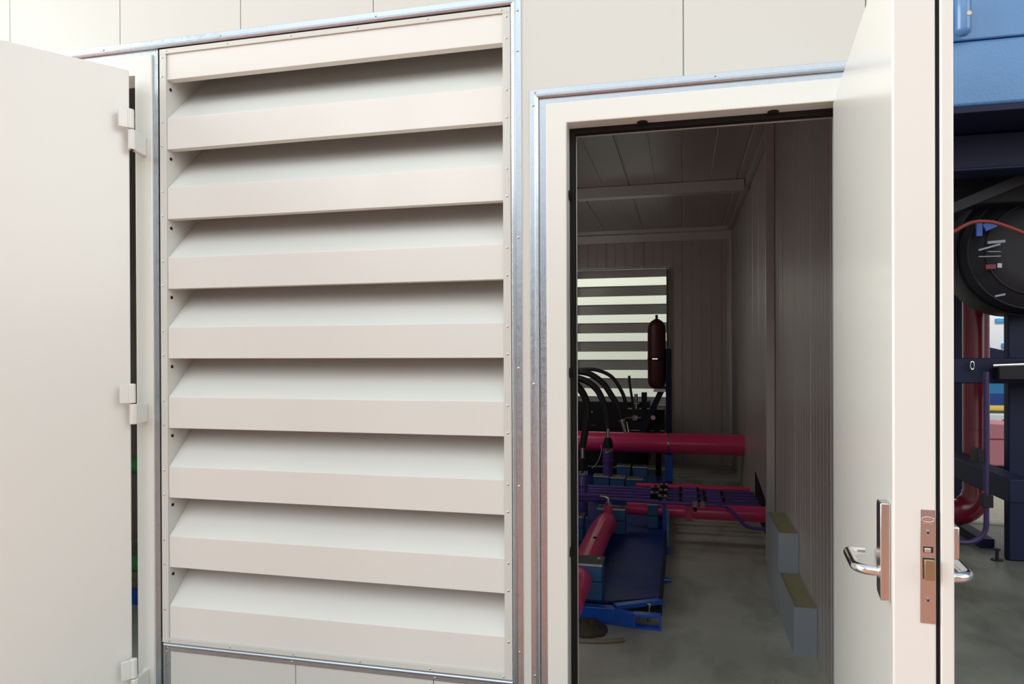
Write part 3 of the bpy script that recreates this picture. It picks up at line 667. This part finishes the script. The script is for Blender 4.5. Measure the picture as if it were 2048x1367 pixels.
# drum
dc = Vector((2.33, 5.55, .69))
dd = root('winding_drum', (dc.x, dc.y, dc.z-.46), 'large black round drum hanging under the navy frame', 'drum')
obj('shell', MB().lathe(dc-Vector((0, .10, 0)), (0, 1, 0), [(0, .20), (.001, .30), (.03, .36), (.05, .40), (.10, .425), (.16, .44), (.45, .44), (.50, .42)], 72), 'nearblack', dd)
for r, yo in ((.445, .04), (.405, -.055), (.31, -.095)):
    obj('rim', MB().tube([dc+Vector((r*math.cos(a), yo, r*math.sin(a))) for a in [2*PI*i/72 for i in range(73)]], .008, 8, False), 'nearblack', dd)
mech = root('drum_mechanism', (2.10, 5.3, .42), 'small steel links and blue bracket in front of the black drum', 'machine part')
for p0, p1, w_ in (((1975, 485), (2010, 482), .018), ((1957, 500), (2000, 488), .012), ((1957, 513), (2001, 512), .006), ((1975, 503), (2001, 503), .005), ((1990, 592), (2010, 588), .012)):
    obj('link', MB().bar(at(*p0, 5.40), at(*p1, 5.40), .012, w_), 'foam', mech)
obj('bracket', MB().bar(at(1958, 445, 5.38), at(1958, 472, 5.38), .02, .035, (1, 0, 0)), 'skid', mech)
obj('bracket', MB().bar(at(1968, 456, 5.38), at(1990, 446, 5.38), .02, .05), 'skid', mech)
obj('block', MB().bar(at(1993, 531, 5.39), at(2002, 531, 5.39), .03, .03), 'chrome', mech)
obj('block', MB().bar(at(1970, 534, 5.39), at(1990, 533, 5.39), .03, .03), 'darkred', mech)
pipe('red_hose', smooth([at(1895, 468, 4.95), at(1911, 461, 4.95), at(1930, 450, 4.95), at(1952, 443, 4.95), at(1985, 444, 4.95), at(2020, 455, 4.95), at(2048, 466, 4.95), at(2080, 480, 4.95)], 5), .012, 'rope', 'red brown hose arched above the black drum', 'hose', seg=12)
bend = [(2.265, 6.3, .55), (2.265, 6.3, -1.10)]+arc((2.105, 6.3, -1.12), .16, 0, -PI/2, (1, 0, 0), (0, 0, 1), 10)+[(1.7, 6.3, -1.28)]
tk = pipe('crimson_duct', bend, .092, 'darkred', 'dark crimson upright duct with an elbow at the floor beyond the door', 'pipe', seg=36, rs=[.092, .092]+[.1+.01*i/10 for i in range(11)]+[.11])
obj('weld_ring', band((2.265, 6.3, -.62), (0, 0, 1), .0935, .006, seg=36), 'darkred', tk)
vq = pipe('violet_tube', [(1.855, 5.0, -.13), (1.855, 5.0, -.98)]+arc((1.735, 5.0, -1.09), .12, 0, -PI/2, (1, 0, 0), (0, 0, 1), 10)+[(1.4, 5.0, -1.21)], .016, 'darkviolet', 'slim violet tube bending at its foot in front of the crimson duct', 'pipe', seg=14)
obj('tube_clamp', B(1.825, 1.885, 4.97, 5.03, -.98, -.90), 'nearblack', vq, bevel=.004)
obj('tube_clamp', B(1.80, 1.84, 4.98, 5.10, -.70, -.62), 'nearblack', vq, bevel=.004)
# far background
fw_ = root('far_machine', (4.9, 11.5, -1.5), 'distant white and blue machine with a yellow rail across the hall', 'machine')
obj('white_housing', B(4.0, 6.2, 11.6, 12.4, -.10, .95), 'white', fw_, bevel=.02)
obj('label_plate', B(4.42, 4.80, 11.57, 11.6, .42, .47), 'cyan', fw_); obj('label_plate', B(4.5, 4.82, 11.57, 11.6, .05, .11), 'cyan', fw_)
obj('column', B(4.82, 5.0, 11.4, 11.6, -.2, .8), 'white', fw_)
obj('belt', MB().prism([(4.0, 11.2, .10), (4.0, 11.2, -.25), (5.2, 11.2, -.25), (5.2, 11.2, -.20)], (0, .2, 0)), 'navy', fw_)
obj('blue_band', B(4.0, 5.8, 11.6, 12.2, -.62, -.44), 'cyan', fw_); obj('blue_band', B(4.0, 5.8, 11.62, 12.2, -.86, -.62), 'skid', fw_)
obj('yellow_rail', MB().tube([(4.0, 11.5, -.82), (5.8, 11.5, -.82)], .04, 12), 'yellow', fw_)
obj('white_table', B(4.0, 5.6, 11.2, 11.6, -1.16, -.90), 'white', fw_)
obj('pedestal', B(4.0, 6.0, 11.7, 12.3, -1.5, -.86), 'white', fw_)
for i in range(4): obj('tool', MB().bar((4.25+.1*i, 11.18, -.98), (4.32+.1*i, 11.18, -1.05+.08*(i % 2)), .02, .03), 'nearblack', fw_)
rm = root('rose_machine', (3.7, 9.3, -1.5), 'rose coloured machine body behind the crimson duct', 'machine')
obj('body', B(3.30, 4.4, 9.0, 9.8, -1.30, -1.0), 'pink', rm, bevel=.02); obj('hood', MB().prism([(3.30, 9.0, -.99), (4.4, 9.0, -.99), (4.4, 9.0, -.88), (3.30, 9.0, -.82)], (0, .7, 0)), 'pink', rm)
obj('foot', B(3.35, 4.3, 9.1, 9.7, -1.5, -1.30), 'nearblack', rm)
obj('dusty_board', MB().obox((2.25, 6.95, -1.498), (1.6, -.30, 0), (.3, 1.6, 0), (0, 0, .02)), 'beige', label='dusty pale board lying on the hall floor behind the column', cat='board')
obj('floor_anchor', MB().lathe((2.19, 5.72, -1.5), (0, 0, 1), [(0, .04), (.01, .04), (.0101, .012), (.07, .012), (.0701, .022), (.085, .022)], 8), 'nearblack', label='small black anchor bolt on the floor at the column foot', cat='bolt')
obj('shade_slab', B(.9, 9, 3.6, 15.8, 3.3, 3.4), 'panel', kind='structure')  # unseen slab added overhead to darken the hall machinery
hw = obj('wall_hall', B(-9, 12, 15.8, 16, -1.5, 6), 'hallwall', kind='structure')

# ------------------------------------------------------------------ light
wd = bpy.data.worlds.new('world'); S.world = wd; wd.use_nodes = True
nt = wd.node_tree; bg = nt.nodes['Background']
tc = nt.nodes.new('ShaderNodeTexCoord'); sx = nt.nodes.new('ShaderNodeSeparateXYZ'); mr = nt.nodes.new('ShaderNodeMapRange')
mr.inputs['From Min'].default_value = -.1; mr.inputs['From Max'].default_value = .9; mr.inputs['To Min'].default_value = 0; mr.inputs['To Max'].default_value = 1
nt.links.new(tc.outputs['Generated'], sx.inputs[0]); nt.links.new(sx.outputs['Z'], mr.inputs['Value'])
mx = nt.nodes.new('ShaderNodeMix'); mx.data_type = 'RGBA'; mx.inputs['A'].default_value = (.62, .64, .64, 1); mx.inputs['B'].default_value = (1.6, 1.8, 2.0, 1)
nt.links.new(mr.outputs['Result'], mx.inputs['Factor']); nt.links.new(mx.outputs['Result'], bg.inputs['Color']); bg.inputs['Strength'].default_value = .42
def area(name, loc, aim, sx, sy, e, col=(1, 1, 1)):
    l = bpy.data.lights.new(name, 'AREA'); l.shape = 'RECTANGLE'; l.size = sx; l.size_y = sy; l.energy = e; l.color = col
    o = bpy.data.objects.new(name, l); COL.objects.link(o); o.location = Vector(loc)+Vector((0, 0, H))
    o.rotation_euler = (Vector(aim)-Vector(loc)).to_track_quat('-Z', 'Y').to_euler(); return o
area('hall_lamp', (-3.6, -3.0, 2.25), (-1.0, D, 0), .45, 1.3, 7, (.92, .96, 1))
area('hall_lamp', (-2.55, -3.0, 2.25), (-.8, D, 0), .45, 1.3, 7, (.92, .96, 1))
area('unseen_hall_light', (-1.2, -8.0, 4.5), (0, 4, -.8), 14, 4.5, 165, (1, .99, .97))  # large hall windows behind the camera
area('skylight', (-.8, -5.0, 7.2), (-.6, D, 0), 14, 5, 310, (.93, .98, 1))
area('room_fill', (-1.95, 6.2, .9), (-.7, 7.0, -1.3), .7, 1.6, 10, (1, .93, .86))  # unseen fill added to brighten the pipes deep in the room
area('unseen_hall_light', (-9, 1.0, 2.4), (.3, 1.7, -.2), 8, 6, 1200, (.98, 1, .97))  # added fill from the left, brightens the open door's inner face
area('unseen_hall_light', (7.5, -1.2, 3.2), (-2, 2, 0), 6, 5, 300, (.98, 1, .98))  # added fill from the right, brightens the door standing ajar
area('rear_wall_fill', (-2.0, 13.0, 4.5), (-2.0, 15.8, 1.2), 5, 1, 130, (1, 1, .92))  # unseen light added to brighten the wall behind the far louver
area('far_lamp', (4.8, 9.5, 3.0), (4.8, 12, -.3), 2, 1, 120)
vs = S.view_settings; S.display_settings.display_device = 'sRGB'
vs.view_transform = 'Standard'; vs.look = 'None'; vs.gamma = 1; vs.use_curve_mapping = False; vs.exposure = .05
